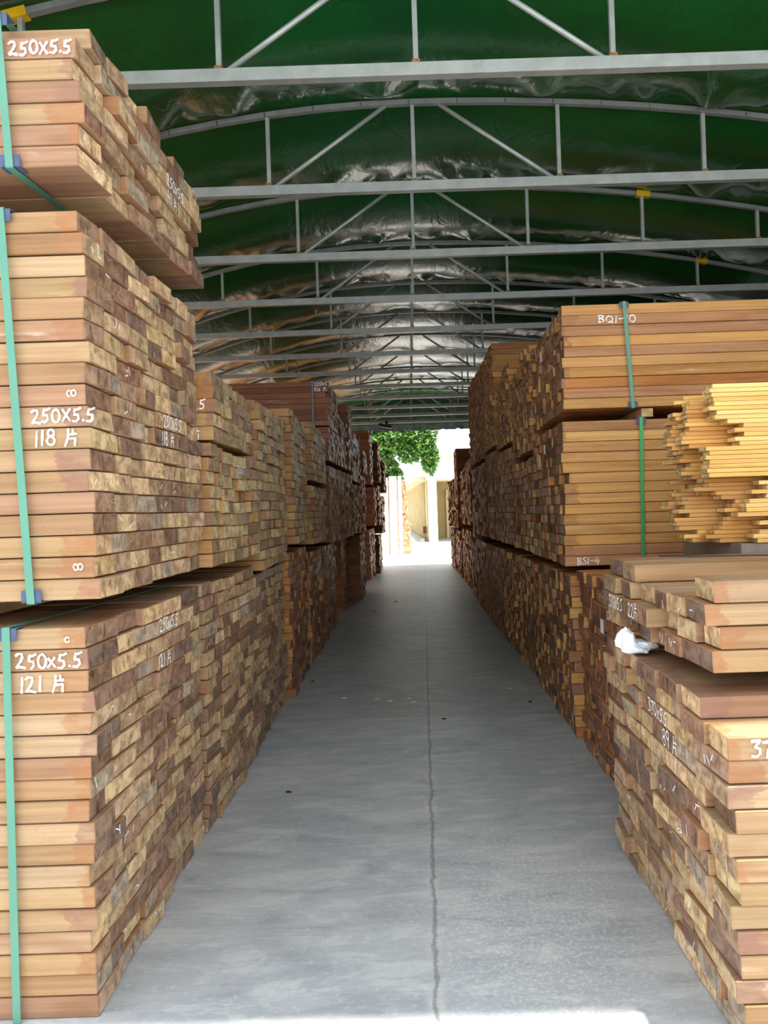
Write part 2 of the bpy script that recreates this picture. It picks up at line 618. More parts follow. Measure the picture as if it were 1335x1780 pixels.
PALS = {
    # sides, ends (weights by repetition)
    'tan': ([lin(212, 178, 138), lin(206, 170, 128), lin(218, 186, 148), lin(200, 160, 120), lin(208, 174, 138), lin(196, 154, 124)],
            [lin(172, 146, 112), lin(150, 126, 100), lin(188, 162, 126), lin(128, 102, 84), lin(165, 140, 112), lin(142, 116, 96), lin(182, 154, 118), lin(134, 102, 84), lin(150, 136, 118), lin(178, 154, 120), lin(112, 92, 80), lin(120, 94, 76)]),
    'straw': ([lin(206, 164, 108), lin(200, 154, 100), lin(212, 172, 118), lin(198, 146, 92)],
              [lin(168, 146, 110), lin(152, 132, 98), lin(182, 160, 120), lin(132, 112, 88), lin(172, 152, 116), lin(144, 124, 98), lin(146, 114, 90), lin(186, 166, 128)]),
    'orange': ([lin(206, 156, 94), lin(196, 144, 84), lin(212, 166, 106), lin(186, 126, 74), lin(204, 154, 98), lin(180, 132, 94)],
               [lin(112, 84, 60), lin(96, 70, 50), lin(124, 94, 66), lin(88, 62, 46), lin(132, 100, 66), lin(104, 78, 58), lin(120, 82, 56)]),
    'brown': ([lin(190, 136, 84), lin(176, 118, 72), lin(196, 144, 92)],
              [lin(128, 90, 66), lin(108, 74, 56), lin(140, 104, 78), lin(98, 66, 50), lin(120, 86, 66), lin(134, 90, 64)]),
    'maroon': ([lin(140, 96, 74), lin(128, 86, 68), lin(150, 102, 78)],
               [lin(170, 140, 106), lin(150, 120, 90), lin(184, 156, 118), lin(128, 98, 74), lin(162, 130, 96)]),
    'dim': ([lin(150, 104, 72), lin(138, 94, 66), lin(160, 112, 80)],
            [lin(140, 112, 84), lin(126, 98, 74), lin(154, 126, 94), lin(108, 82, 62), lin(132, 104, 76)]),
}


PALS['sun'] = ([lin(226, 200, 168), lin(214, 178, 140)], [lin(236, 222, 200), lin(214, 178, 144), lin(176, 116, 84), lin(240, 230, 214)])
PALS['warm'] = ([lin(222, 156, 88), lin(214, 148, 80)], [lin(222, 158, 90), lin(212, 150, 82), lin(228, 168, 100)])  # orange chosen for what the added, unseen timber reflects onto the tarpaulin
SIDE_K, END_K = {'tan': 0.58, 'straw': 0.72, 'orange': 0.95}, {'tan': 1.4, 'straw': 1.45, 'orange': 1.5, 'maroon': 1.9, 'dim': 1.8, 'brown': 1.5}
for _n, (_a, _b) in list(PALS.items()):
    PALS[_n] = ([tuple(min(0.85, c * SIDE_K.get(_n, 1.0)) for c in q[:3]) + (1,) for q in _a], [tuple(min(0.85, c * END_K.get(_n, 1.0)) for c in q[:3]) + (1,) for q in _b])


def jit(c, a):
    f = 1 + RND.uniform(-a, a)
    return (c[0] * f, c[1] * f * (1 + RND.uniform(-a, a) * 0.25), c[2] * f * (1 + RND.uniform(-a, a) * 0.4), 1.0)


def make_board(x0, x1, yc, w, zc, th, pal, aisle_x, parent, name='board', tick=0.0, chamfer=0.0022, stain=1.0, skew=1.0):
    """one sawn board as an object of its own; aisle_x is the end that faces the aisle"""
    sx = abs(x1 - x0)
    cx = (x0 + x1) / 2
    p = board_geom(sx, w, th, chamfer)
    verts = p.tolist()
    faces = list(T_F)
    nb = len(faces)
    sgn = 1 if aisle_x > cx else -1
    xe = sgn * (sx / 2 + 0.0007)
    tl, tv = RND.gauss(0, 0.05) * skew, RND.gauss(0, 0.04) * skew
    for q in verts:
        if q[0] * sgn > sx / 2 - 0.01:
            q[0] += tl * q[1] + tv * q[2]
    ticks = []
    if RND.random() < tick:
        for _ in range(RND.choice((1, 1, 2, 3))):
            cy, cz = RND.uniform(-0.3, 0.3) * w, RND.uniform(-0.25, 0.25) * th
            an = RND.uniform(0, math.pi)
            ln = RND.uniform(0.012, 0.03)
            dy, dz = math.cos(an) * ln / 2, math.sin(an) * ln / 2
            ny, nz = -math.sin(an) * 0.0016, math.cos(an) * 0.0016
            k = len(verts)
            verts += [(xe + tl * a + tv * c, a, c) for a, c in ((cy - dy - ny, cz - dz - nz), (cy + dy - ny, cz + dz - nz), (cy + dy + ny, cz + dz + nz), (cy - dy + ny, cz - dz + nz))]
            faces.append((k, k + 1, k + 2, k + 3) if sgn > 0 else (k + 3, k + 2, k + 1, k))
            ticks.append(1)
    me = bpy.data.meshes.new(name)
    me.from_pydata(verts, [], faces)
    me.materials.append(WOOD)
    if ticks:
        me.materials.append(CHALK)
        me.polygons.foreach_set('material_index', [0] * nb + ticks)
    V = np.array(verts)
    n = len(V)
    r1, r2, r3 = RND.random() * stain, RND.random(), RND.random()
    lp = np.empty((n, 3))
    lp[:, 0] = np.abs(sgn * sx / 2 - V[:, 0])
    lp[:, 1] = V[:, 1] + r1 * 37
    lp[:, 2] = V[:, 2] + r2 * 53
    set_attr(me, 'lp', 'FLOAT_VECTOR', lp)
    set_attr(me, 'cs', 'FLOAT_COLOR', np.tile(jit(RND.choice(pal[0]), 0.08), (n, 1)))
    set_attr(me, 'ce', 'FLOAT_COLOR', np.tile(jit(RND.choice(pal[1]), 0.14), (n, 1)))
    set_attr(me, 'rn', 'FLOAT_COLOR', np.tile((r1, r2, r3, 1), (n, 1)))
    me.update()
    o = bpy.data.objects.new(name, me)
    link(o, parent)
    o.location = (cx, yc, zc)
    return o


def make_boards(rows, pal, parent, name='boards'):
    """the boards too small or too many to be parts: one mesh"""
    n = len(rows)
    V = np.empty((n * 8, 3))
    lp = np.empty((n * 8, 3))
    cs = np.empty((n * 8, 4))
    ce = np.empty((n * 8, 4))
    rn = np.empty((n * 8, 4))
    fs = []
    for i, (x0, x1, yc, w, zc, th, ax, sq) in enumerate(rows):
        b = BOXV * np.array([abs(x1 - x0), w, th])
        s = slice(i * 8, i * 8 + 8)
        e = np.abs(b[:, 0] + (x0 + x1) / 2 - ax) < 0.01
        b[e, 0] += RND.gauss(0, 0.07) * b[e, 1] + RND.gauss(0, 0.05) * b[e, 2]
        V[s] = b + np.array([(x0 + x1) / 2, yc, zc])
        lp[s, 0] = np.abs(ax - V[s, 0])
        r1, r2, r3 = RND.random(), RND.random(), RND.random()
        lp[s, 1] = b[:, 1] + r1 * 37
        lp[s, 2] = b[:, 2] + r2 * 53
        cs[s] = jit(RND.choice(pal[0]), 0.08)
        ce[s] = jit(RND.choice(pal[1]), 0.16)
        rn[s] = (r1, r2, r3, 1)
        fs += [tuple(j + i * 8 for j in f) for f in BOXF]
    me = bpy.data.meshes.new(name)
    me.from_pydata(V.tolist(), [], fs)
    me.materials.append(WOOD)
    set_attr(me, 'lp', 'FLOAT_VECTOR', lp)
    set_attr(me, 'cs', 'FLOAT_COLOR', cs)
    set_attr(me, 'ce', 'FLOAT_COLOR', ce)
    set_attr(me, 'rn', 'FLOAT_COLOR', rn)
    me.update()
    o = bpy.data.objects.new(name, me)
    link(o, parent)
    o['kind'] = 'stuff'
    return o


# chalk handwriting: strokes in a cell one unit high
def arc(cx, cy, rx, ry, a0, a1, n=14):
    return [(cx + rx * math.cos(math.radians(a0 + (a1 - a0) * i / n)), cy + ry * math.sin(math.radians(a0 + (a1 - a0) * i / n))) for i in range(n + 1)]


GLYPH = {
    '0': (0.62, [arc(0.3, 0.5, 0.24, 0.42, 80, 450)]),
    '1': (0.34, [[(0.2, 0.92), (0.14, 0.05)]]),
    '2': (0.70, [[(0.05, 0.8), (0.2, 0.92), (0.42, 0.9), (0.46, 0.72), (0.34, 0.45), (0.08, 0.1), (0.3, 0.14), (0.62, 0.06)]]),
    '3': (0.66, [[(0.05, 0.88), (0.5, 0.92), (0.24, 0.58), (0.5, 0.44), (0.5, 0.2), (0.3, 0.04), (0.05, 0.08)]]),
    '4': (0.66, [[(0.3, 0.95), (0.06, 0.42), (0.6, 0.46)], [(0.46, 0.75), (0.36, 0.02)]]),
    '5': (0.64, [[(0.2, 0.86), (0.14, 0.52), (0.4, 0.5), (0.44, 0.24), (0.26, 0.06), (0.04, 0.1)], [(0.2, 0.86), (0.36, 0.84), (0.58, 0.94)]]),
    '6': (0.6, [[(0.46, 0.95), (0.16, 0.5), (0.12, 0.2), (0.3, 0.06), (0.48, 0.22), (0.4, 0.42), (0.16, 0.34)]]),
    '7': (0.62, [[(0.02, 0.86), (0.56, 0.92), (0.3, 0.45), (0.24, 0.02)]]),
    '8': (0.62, [arc(0.32, 0.72, 0.18, 0.2, 270, 630) + arc(0.30, 0.27, 0.22, 0.24, 90, -270)]),
    '9': (0.6, [arc(0.28, 0.7, 0.2, 0.22, 20, 380), [(0.48, 0.76), (0.4, 0.02)]]),
    'X': (0.72, [[(0.1, 0.85), (0.58, 0.1)], [(0.58, 0.88), (0.08, 0.08)]]),
    'x': (0.6, [[(0.06, 0.62), (0.48, 0.1)], [(0.46, 0.66), (0.04, 0.06)]]),
    '.': (0.24, [[(0.06, 0.16), (0.14, 0.10)]]),
    '-': (0.6, [[(0.06, 0.44), (0.5, 0.5)]]),
    'B': (0.66, [[(0.12, 0.9), (0.1, 0.06)], [(0.02, 0.9), (0.42, 0.88), (0.5, 0.7), (0.14, 0.5), (0.48, 0.42), (0.52, 0.18), (0.06, 0.06)]]),
    'Q': (0.78, [arc(0.36, 0.5, 0.28, 0.38, 60, 420), [(0.4, 0.3), (0.68, 0.02)]]),
    'S': (0.6, [[(0.5, 0.88), (0.2, 0.86), (0.12, 0.66), (0.42, 0.5), (0.48, 0.22), (0.26, 0.06), (0.04, 0.12)]]),
    'P': (0.86, [[(0.26, 0.98), (0.24, 0.5), (0.06, 0.0)], [(0.26, 0.66), (0.72, 0.70)], [(0.52, 0.96), (0.54, 0.66)], [(0.22, 0.42), (0.66, 0.44), (0.62, 0.02)]]),
    'o': (0.6, [arc(0.28, 0.4, 0.2, 0.22, 40, 330)]),
    'w': (0.8, [arc(0.22, 0.4, 0.18, 0.24, 0, 360) + arc(0.58, 0.42, 0.18, 0.24, 180, 540)]),
    ' ': (0.45, []),
    '/': (0.4, [[(0.3, 0.95), (0.08, 0.05)]]),
}


def chalk(parent, text, org, u, nrm, h, width=0.006, squeeze=1.0, name='chalk_writing', slant=0.0, mat=None):
    """handwritten chalk on a board: org is the lower left corner, u the reading direction, nrm the face normal"""
    u, nrm, v = Vector(u), Vector(nrm), Vector((0, 0, 1))
    org = Vector(org)
    if abs(nrm.x) > 0.5:
        org.x = root_flat[parent.name] + nrm.x * 0.0006
    m = MB()
    pen = 0.0
    for ch in text:
        adv, strokes = GLYPH[ch]
        dy = RND.uniform(-0.06, 0.06)
        for st in strokes:
            pts = []
            for (a, b), (c, d) in zip(st, st[1:]):
                L = math.hypot(c - a, d - b) * h
                k = max(1, int(L / 0.006))
                for i in range(k):
                    pts.append((a + (c - a) * i / k, b + (d - b) * i / k))
            pts.append(st[-1])
            P = [((pen + x * 1.0) * h * squeeze, (y + dy + slant * (pen + x)) * h) for x, y in pts]
            for (a, b), (c, d) in zip(P, P[1:]):
                if RND.random() < 0.02:
                    continue
                ln = math.hypot(c - a, d - b) or 1e-6
                ex, ey = (c - a) / ln * 0.0012, (d - b) / ln * 0.0012
                w = width * RND.uniform(0.35, 0.62)
                px, py = -(d - b) / ln * w, (c - a) / ln * w
                q = [(a - ex - px, b - ey - py), (c + ex - px, d + ey - py), (c + ex + px, d + ey + py), (a - ex + px, b - ey + py)]
                m.add([org + u * x + v * y + nrm * (0.0012 + len(m.f) * 4e-6) for x, y in q], [(0, 1, 2, 3)])
        pen += adv + RND.uniform(-0.03, 0.03)
    return m.build(name, mat or CHALK, parent)


def strap_on(root, xt, xb, D, H, mat, front=0.012, guards=(1, 1), w=0.019, over=0.004, lab=None):
    """a flat band round the bundle, across its boards; xt / xb are its places at the top and bottom edges"""
    m = MB()
    t = 0.0014
    loop = [(xt, -front, H + over), (xb, -front, -over), (xb + 0.03, D + front, -over), (xt + 0.05, D + front, H + over)]
    n = len(loop)
    for i in range(n):
        a, b = Vector(loop[i]), Vector(loop[(i + 1) % n])
        d = (b - a).normalized()
        if i in (0, 2):
            s, o = Vector((1, 0, 0)), Vector((0, -1 if i == 0 else 1, 0))
        else:
            s, o = Vector((1, 0, 0)), Vector((0, 0, -1 if i == 1 else 1))
        vs = []
        for p in (a, b):
            for k in (-1, 1):
                for q in (0, 1):
                    vs.append(p + s * (k * w / 2) + o * (q * t))
        m.add(vs, [(0, 1, 3, 2), (4, 6, 7, 5), (0, 4, 5, 1), (2, 3, 7, 6), (0, 2, 6, 4), (1, 5, 7, 3)])
    st = m.build('strap', mat, root)
    if lab:
        st['label'] = lab
    for top, on in ((True, guards[0]), (False, guards[1])):
        if not on:
            continue
        x = xt if top else xb
        g = MB()
        z = H if top else 0.0
        s = -1 if top else 1
        g.box(x - 0.024, x + 0.024, -front + 0.0015, -front + 0.0005 + 0.003, min(z, z + s * 0.028), max(z, z + s * 0.028))
        g.box(x - 0.024, x + 0.024, -front + 0.0015, 0.03, z - 0.0018 if not top else z + 0.0002, z - 0.0002 if not top else z + 0.002)
        g.build('edge_protector', GUARD, st)['label'] = 'slate blue plastic corner guard'
    return st


root_flat = {}


def bundle(label, side, xa, xb, y0, y1, z0, layers, pal, L=2.5, th=0.0526, wr=(0.10, 0.2), detail=True, group=None,
           skip=None, flat_rows=(), flat_end=None, tick=0.10, pro=0.006, big=0.10, sag=0.004, bearer=0.0, fj=0.006, lean=None, row_start=None, max_parts=100, set_back=None, big_amp=0.022):
    D = y1 - y0
    root = thing('timber_bundle', label, 'timber bundle', (xa, y0, z0), 0.0, group)
    shear = lambda yy: (xb - xa) * yy / D * side
    P = PALS[pal]
    flat_x = 0.012 + (max(shear(flat_end[0]), shear(flat_end[1])) if flat_end else 0.0)
    rows = []
    ph = RND.uniform(0, 6)
    for k in range(layers):
        ws = []
        tot = 0
        while tot < D - wr[0] * 0.5:
            w = RND.uniform(*wr)
            ws.append(w)
            tot += w
        y = row_start(k) if row_start else 0.0
        f = (D - y) / tot
        fy = 0.0 if k in flat_rows else RND.uniform(-fj, fj)
        for c, w in enumerate(ws):
            w *= f
            yc = y + w / 2
            y += w
            if skip and skip(k, yc / D):
                continue
            p = RND.gauss(0, pro)
            if RND.random() < big:
                p += RND.choice((-1.0, 1.0, 0.6)) * RND.uniform(0.3, 1.0) * big_amp
            if flat_end and flat_end[0] <= yc <= flat_end[1] and flat_end[2] <= k <= flat_end[3]:
                p = flat_x
            else:
                p += shear(yc)
            if lean and not (flat_end and flat_end[0] <= yc <= flat_end[1] and flat_end[2] <= k <= flat_end[3]):
                p += lean(k / max(1, layers - 1), yc / D)
            if set_back:
                p -= set_back(k, yc / D)
            a = p * side
            b = -side * (L + RND.uniform(-0.02, 0.02))
            zc = (k + 0.5) * th - sag * math.sin(math.pi * yc / D) * (k / max(1, layers - 1)) + (0.6 * sag * math.sin(ph + 7 * yc / D) * k / layers)
            yy = yc + (fy if c == 0 else 0)
            ww = w - 0.0025 - (abs(fy) * 1.0 if c == 0 else 0)
            rows.append((min(a, b), max(a, b), yy, ww, zc, th - 0.0028, a, p == flat_x and flat_end is not None))
    rows.sort(key=lambda r: r[2])
    if detail:
        for r in rows[:max_parts]:
            make_board(r[0], r[1], r[2], r[3], r[4], r[5], P, r[6], root, tick=0.0 if r[7] else tick, skew=0.0 if r[7] else 1.0)
        if len(rows) > max_parts:
            make_boards(rows[max_parts:], P, root)
    else:
        make_boards(rows, P, root)
    if bearer > 0.004:
        for xx in (0.42, 1.9):
            m = MB()
            m.box(-side * xx - 0.03, -side * xx + 0.03, 0.03, D - 0.03, -bearer + 0.001, -0.0012 - 0.6 * sag * 0)
            o = m.build('bearer', BEARER, root)
    root_flat[root.name] = flat_x * side
    return root, D, layers * th


BEARER = plain('bearer_wood', lin(196, 158, 112), 0.75, 0, 0.25, 12)
GL = 'timber bundles in the left row'
GR = 'timber bundles in the right row'

# ---- left row ---------------------------------------------------------------
# nearest stack: three bundles of 250x5.5 boards
r, D, H = bundle('lowest bundle of the nearest left stack, front chalked 250X5.5 over 121, green strap', 1, -0.815, -0.857, 1.855, 2.885, 0.0, 18, 'tan',
                 flat_rows=(15, 16, 17), flat_end=(0.42, 0.78, 13, 17), group=GL, sag=0.003, big_amp=0.013, pro=0.005, lean=lambda a, b: -0.008 * (1 - a))
strap_on(r, -0.194, -0.198, D, H, STRAP, guards=(1, 0))
chalk(r, '250x5.5', (-0.18, -0.001, 16.12 * 0.0526), (1, 0, 0), (0, -1, 0), 0.040, 0.0052)
chalk(r, '121 P', (-0.172, -0.001, 15.05 * 0.0526), (1, 0, 0), (0, -1, 0), 0.042, 0.0052)
chalk(r, 'o', (-0.06, -0.001, 17.2 * 0.0526), (1, 0, 0), (0, -1, 0), 0.028, 0.003)
chalk(r, '250x5.5', (0.0125, 0.50, 16.15 * 0.0526), (0, 1, 0), (1, 0, 0), 0.044, 0.0052)
chalk(r, '121 P', (0.0125, 0.48, 14.1 * 0.0526), (0, 1, 0), (1, 0, 0), 0.044, 0.0052)

r, D, H = bundle('middle bundle of the nearest left stack, front chalked 250X5.5 over 118, green strap', 1, -0.797, -0.846, 1.86, 2.88, 1.01, 18, 'tan',
                 flat_rows=(0, 7, 8, 9), flat_end=(0.5, 0.85, 8, 10), group=GL, sag=0.006, bearer=0.06, lean=lambda a, b: 0.012 * a * b)
strap_on(r, -0.196, -0.152, D, H, STRAP)
chalk(r, '250X5.5', (-0.143, -0.001, 8.16 * 0.0526), (1, 0, 0), (0, -1, 0), 0.037, 0.0050)
chalk(r, '118 P', (-0.138, -0.001, 7.1 * 0.0526), (1, 0, 0), (0, -1, 0), 0.042, 0.0050)
chalk(r, 'w', (-0.055, -0.001, 9.3 * 0.0526), (1, 0, 0), (0, -1, 0), 0.03, 0.003)
chalk(r, 'w', (-0.05, -0.007, 1.3 * 0.0526), (1, 0, 0), (0, -1, 0), 0.03, 0.003)
chalk(r, '250x5.5', (0.0125, 0.56, 9.1 * 0.0526), (0, 1, 0), (1, 0, 0), 0.044, 0.0052)
chalk(r, '118 P', (0.0125, 0.54, 8.0 * 0.0526), (0, 1, 0), (1, 0, 0), 0.046, 0.0052)

r, D, H = bundle('topmost bundle of the nearest left stack, its underside showing, front chalked 250X5.5', 1, -0.795, -0.815, 1.862, 2.905, 2.062, 7, 'tan',
                 flat_rows=(0, 5), flat_end=(0.5, 0.95, 3, 5), group=GL, sag=0.002, bearer=0.104, pro=0.008,
                 row_start=lambda k: 0.055 if k == 6 else 0.0, set_back=lambda k, b: 0.012 if k < 2 and b < 0.3 else 0.0)
strap_on(r, -0.192, -0.172, D, H, STRAP)
chalk(r, '250X5.5', (-0.172, -0.001, 5.14 * 0.0526), (1, 0, 0), (0, -1, 0), 0.037, 0.006)
chalk(r, '250x5.5', (0.0125, 0.62, 4.1 * 0.0526), (0, 1, 0), (1, 0, 0), 0.042, 0.0052)
chalk(r, '41 P', (0.0125, 0.62, 3.1 * 0.0526), (0, 1, 0), (1, 0, 0), 0.042, 0.0052)

# second stack
r, D, H = bundle('lowest bundle of the second left stack, end chalked low on its row of boards', 1, -0.845, -0.868, 2.92, 3.93, 0.0, 18, 'tan', flat_end=(0.5, 0.95, 14, 16), group=GL)
chalk(r, '250x5.5', (0.0125, 0.56, 15.1 * 0.0526), (0, 1, 0), (1, 0, 0), 0.042, 0.005)
chalk(r, '121', (0.0125, 0.66, 14.1 * 0.0526), (0, 1, 0), (1, 0, 0), 0.042, 0.005)
r, D, H = bundle('middle bundle of the second left stack, orange front face with a chalked curl', 1, -0.80, -0.835, 2.915, 3.90, 1.008, 9, 'straw', flat_rows=(5, 7), flat_end=(0.4, 0.8, 6, 8), group=GL, sag=0.012, bearer=0.055)
chalk(r, '6', (-0.052, -0.001, 5.2 * 0.0526), (1, 0, 0), (0, -1, 0), 0.03, 0.003)
chalk(r, 'w', (-0.07, -0.001, 7.2 * 0.0526), (1, 0, 0), (0, -1, 0), 0.032, 0.004)
chalk(r, '250x5.5', (0.0125, 0.42, 7.2 * 0.0526), (0, 1, 0), (1, 0, 0), 0.036, 0.004)
r, D, H = bundle('topmost bundle of the second left stack, five layers with a chalked front', 1, -0.778, -0.83, 2.915, 3.76, 1.493, 5, 'straw', flat_rows=(0, 2), group=GL, sag=0.012, bearer=0.008, th=0.0536)
chalk(r, '5.5', (-0.095, -0.001, 2.15 * 0.0536), (1, 0, 0), (0, -1, 0), 0.042, 0.005)
chalk(r, 'P', (-0.093, -0.001, 0.1 * 0.0536), (1, 0, 0), (0, -1, 0), 0.046, 0.005)

# third to fifth stacks
bundle('lowest bundle of the third left stack, dusty brown ends', 1, -0.88, -0.925, 3.96, 5.0, 0.0, 17, 'tan', group=GL)
bundle('tall upper bundle of the third left stack, low step behind the second stack', 1, -0.842, -0.885, 3.96, 4.98, 0.915, 17, 'straw', group=GL, sag=0.012, bearer=0.018, wr=(0.08, 0.15))
bundle('lowest bundle of the fourth left stack', 1, -0.89, -0.935, 5.05, 6.05, 0.0, 18, 'brown', group=GL, wr=(0.09, 0.16))
bundle('tall upper bundle of the fourth left stack, with a straight orange front edge', 1, -0.852, -0.91, 5.06, 6.04, 1.005, 17, 'straw', group=GL, sag=0.008, bearer=0.055, wr=(0.08, 0.15))
bundle('lowest bundle of the fifth left stack', 1, -0.915, -0.945, 6.13, 7.15, 0.0, 17, 'brown', group=GL, wr=(0.09, 0.16), max_parts=60)
bundle('middle bundle of the fifth left stack', 1, -0.885, -0.905, 6.13, 7.18, 0.957, 9, 'straw', group=GL, wr=(0.07, 0.14), bearer=0.06, max_parts=60)
bundle('topmost bundle of the fifth left stack, below the dark bundle chalked 220x5.5', 1, -0.872, -0.895, 6.14, 7.19, 1.468, 9, 'straw', group=GL, wr=(0.07, 0.14), bearer=0.036, max_parts=60, skip=lambda k, b: k == 8 and b > 0.6)
far = dict(detail=False, group=GL, wr=(0.06, 0.13), L=1.4)
# sixth stack
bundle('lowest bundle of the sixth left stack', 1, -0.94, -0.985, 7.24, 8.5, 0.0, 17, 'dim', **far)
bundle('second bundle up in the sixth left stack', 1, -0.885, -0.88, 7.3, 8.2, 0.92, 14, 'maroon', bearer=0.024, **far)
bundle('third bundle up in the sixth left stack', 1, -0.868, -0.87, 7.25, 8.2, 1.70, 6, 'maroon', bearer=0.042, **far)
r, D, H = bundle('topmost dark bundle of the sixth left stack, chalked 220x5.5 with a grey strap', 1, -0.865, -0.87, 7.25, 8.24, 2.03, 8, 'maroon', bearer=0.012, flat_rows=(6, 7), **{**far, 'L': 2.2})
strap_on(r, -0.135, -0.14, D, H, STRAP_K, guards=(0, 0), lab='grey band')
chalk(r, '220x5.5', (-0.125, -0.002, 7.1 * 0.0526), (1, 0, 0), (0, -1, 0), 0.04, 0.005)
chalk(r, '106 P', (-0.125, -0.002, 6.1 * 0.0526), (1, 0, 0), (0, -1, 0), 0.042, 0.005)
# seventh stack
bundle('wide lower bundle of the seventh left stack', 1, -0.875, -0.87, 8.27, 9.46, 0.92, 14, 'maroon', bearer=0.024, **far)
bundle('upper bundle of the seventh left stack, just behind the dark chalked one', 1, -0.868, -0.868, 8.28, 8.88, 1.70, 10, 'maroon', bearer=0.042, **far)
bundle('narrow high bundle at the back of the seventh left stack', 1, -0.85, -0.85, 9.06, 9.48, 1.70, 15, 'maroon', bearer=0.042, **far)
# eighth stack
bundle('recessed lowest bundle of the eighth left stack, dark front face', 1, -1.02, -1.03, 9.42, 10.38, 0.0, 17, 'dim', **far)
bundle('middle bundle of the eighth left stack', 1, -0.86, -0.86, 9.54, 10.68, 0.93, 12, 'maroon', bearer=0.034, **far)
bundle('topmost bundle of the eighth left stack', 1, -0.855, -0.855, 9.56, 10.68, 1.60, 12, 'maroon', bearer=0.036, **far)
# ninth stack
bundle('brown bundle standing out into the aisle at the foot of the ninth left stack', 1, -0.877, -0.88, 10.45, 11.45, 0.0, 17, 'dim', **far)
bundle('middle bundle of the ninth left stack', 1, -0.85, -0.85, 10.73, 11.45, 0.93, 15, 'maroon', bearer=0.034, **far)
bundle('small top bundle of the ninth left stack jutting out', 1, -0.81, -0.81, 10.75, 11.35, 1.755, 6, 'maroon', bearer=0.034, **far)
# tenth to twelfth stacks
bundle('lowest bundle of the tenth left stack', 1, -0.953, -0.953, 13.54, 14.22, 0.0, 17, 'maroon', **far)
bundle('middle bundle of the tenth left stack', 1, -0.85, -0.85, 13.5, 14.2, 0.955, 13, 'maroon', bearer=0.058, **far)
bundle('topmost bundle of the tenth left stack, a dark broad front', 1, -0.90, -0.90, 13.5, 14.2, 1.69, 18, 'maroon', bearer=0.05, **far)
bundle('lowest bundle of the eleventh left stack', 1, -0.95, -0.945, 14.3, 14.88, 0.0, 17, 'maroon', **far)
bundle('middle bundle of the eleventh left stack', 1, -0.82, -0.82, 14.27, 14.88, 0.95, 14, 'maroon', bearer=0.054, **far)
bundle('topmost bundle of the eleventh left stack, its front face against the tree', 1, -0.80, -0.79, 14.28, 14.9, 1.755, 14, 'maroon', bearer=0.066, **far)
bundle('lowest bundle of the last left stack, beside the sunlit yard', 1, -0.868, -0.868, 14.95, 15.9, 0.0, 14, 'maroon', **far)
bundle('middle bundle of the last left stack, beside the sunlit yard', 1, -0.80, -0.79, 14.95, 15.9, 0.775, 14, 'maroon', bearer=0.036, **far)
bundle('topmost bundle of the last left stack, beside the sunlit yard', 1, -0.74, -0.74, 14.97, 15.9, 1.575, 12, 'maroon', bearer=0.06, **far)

# ---- right row --------------------------------------------------------------
TR = 0.0545
r, D, H = bundle('lowest bundle of the nearest right stack, ends chalked 370x5.5 over 89', -1, 0.655, 0.66, 1.66, 2.69, 0.0, 14, 'tan', L=3.6, th=0.053,
                 skip=lambda k, b: k == 13 and b < 0.14, flat_rows=(12,), flat_end=(0.28, 0.70, 9, 12), group=GR, tick=0.35, big=0.14, big_amp=0.013, pro=0.006, lean=lambda a, b: 0.030 * a * b + 0.012 * a)
chalk(r, '37', (0.035, -0.001, 12.1 * 0.053), (1, 0, 0), (0, -1, 0), 0.04, 0.006)
chalk(r, '370x5.5', (-0.0125, 0.60, 11.1 * 0.053), (0, -1, 0), (-1, 0, 0), 0.044, 0.0045)
chalk(r, '89 P', (-0.0125, 0.47, 10.05 * 0.053), (0, -1, 0), (-1, 0, 0), 0.05, 0.0045)
chalk(r, '/', (-0.0125, 0.37, 9.05 * 0.053), (0, -1, 0), (-1, 0, 0), 0.045, 0.0045)
r, D, H = bundle('upper short bundle of the nearest right stack, four ragged layers chalked 370x5.5 and 22', -1, 0.68, 0.635, 1.80, 2.70, 0.794, 4, 'tan', L=3.6, th=TR,
                 skip=lambda k, b: (k == 3 and 0.13 < b < 0.68) or (k == 2 and 0.14 < b < 0.2), flat_end=(0.3, 0.95, 1, 1), group=GR, tick=0.45, big=0.12, pro=0.008, bearer=0.05)
chalk(r, '370x5.5', (-0.0125, 0.80, 1.12 * TR), (0, -1, 0), (-1, 0, 0), 0.044, 0.0045)
chalk(r, '22P', (-0.0125, 0.56, 1.12 * TR), (0, -1, 0), (-1, 0, 0), 0.046, 0.0045)
m = MB()
m.tube([(0.13, 0.86, 4 * TR + 0.003), (0.22, 0.78, 4 * TR + 0.004), (0.40, 0.64, 4 * TR + 0.010), (0.62, 0.50, 4 * TR + 0.004)], 0.0022, 6)
m.bar((0.47, 0.596, 4 * TR + 0.009), (0.53, 0.556, 4 * TR + 0.008), 0.016, 0.006, 1)
m.build('strap', [WIRE, STEEL], r)['label'] = 'dark steel band with a crimped seal'

r, D, H = bundle('reddish brown bundle low between the near right stacks, with a white paper tag', -1, 0.775, 0.782, 2.95, 3.90, 0.0, 16, 'brown', th=TR, group=GR, tick=0.5, wr=(0.09, 0.17), big=0.06, flat_end=(0.1, 0.6, 12, 13))
m = MB()
m.add([(-0.0135, 0.42, 0.64), (-0.0135, 0.36, 0.64), (-0.0135, 0.36, 0.70), (-0.0135, 0.42, 0.70)], [(0, 1, 2, 3)])
m.build('paper_tag', PAPER, r)
chalk(r, 'BS-10', (-0.0125, 0.30, 13.1 * TR), (0, -1, 0), (-1, 0, 0), 0.042, 0.0045)

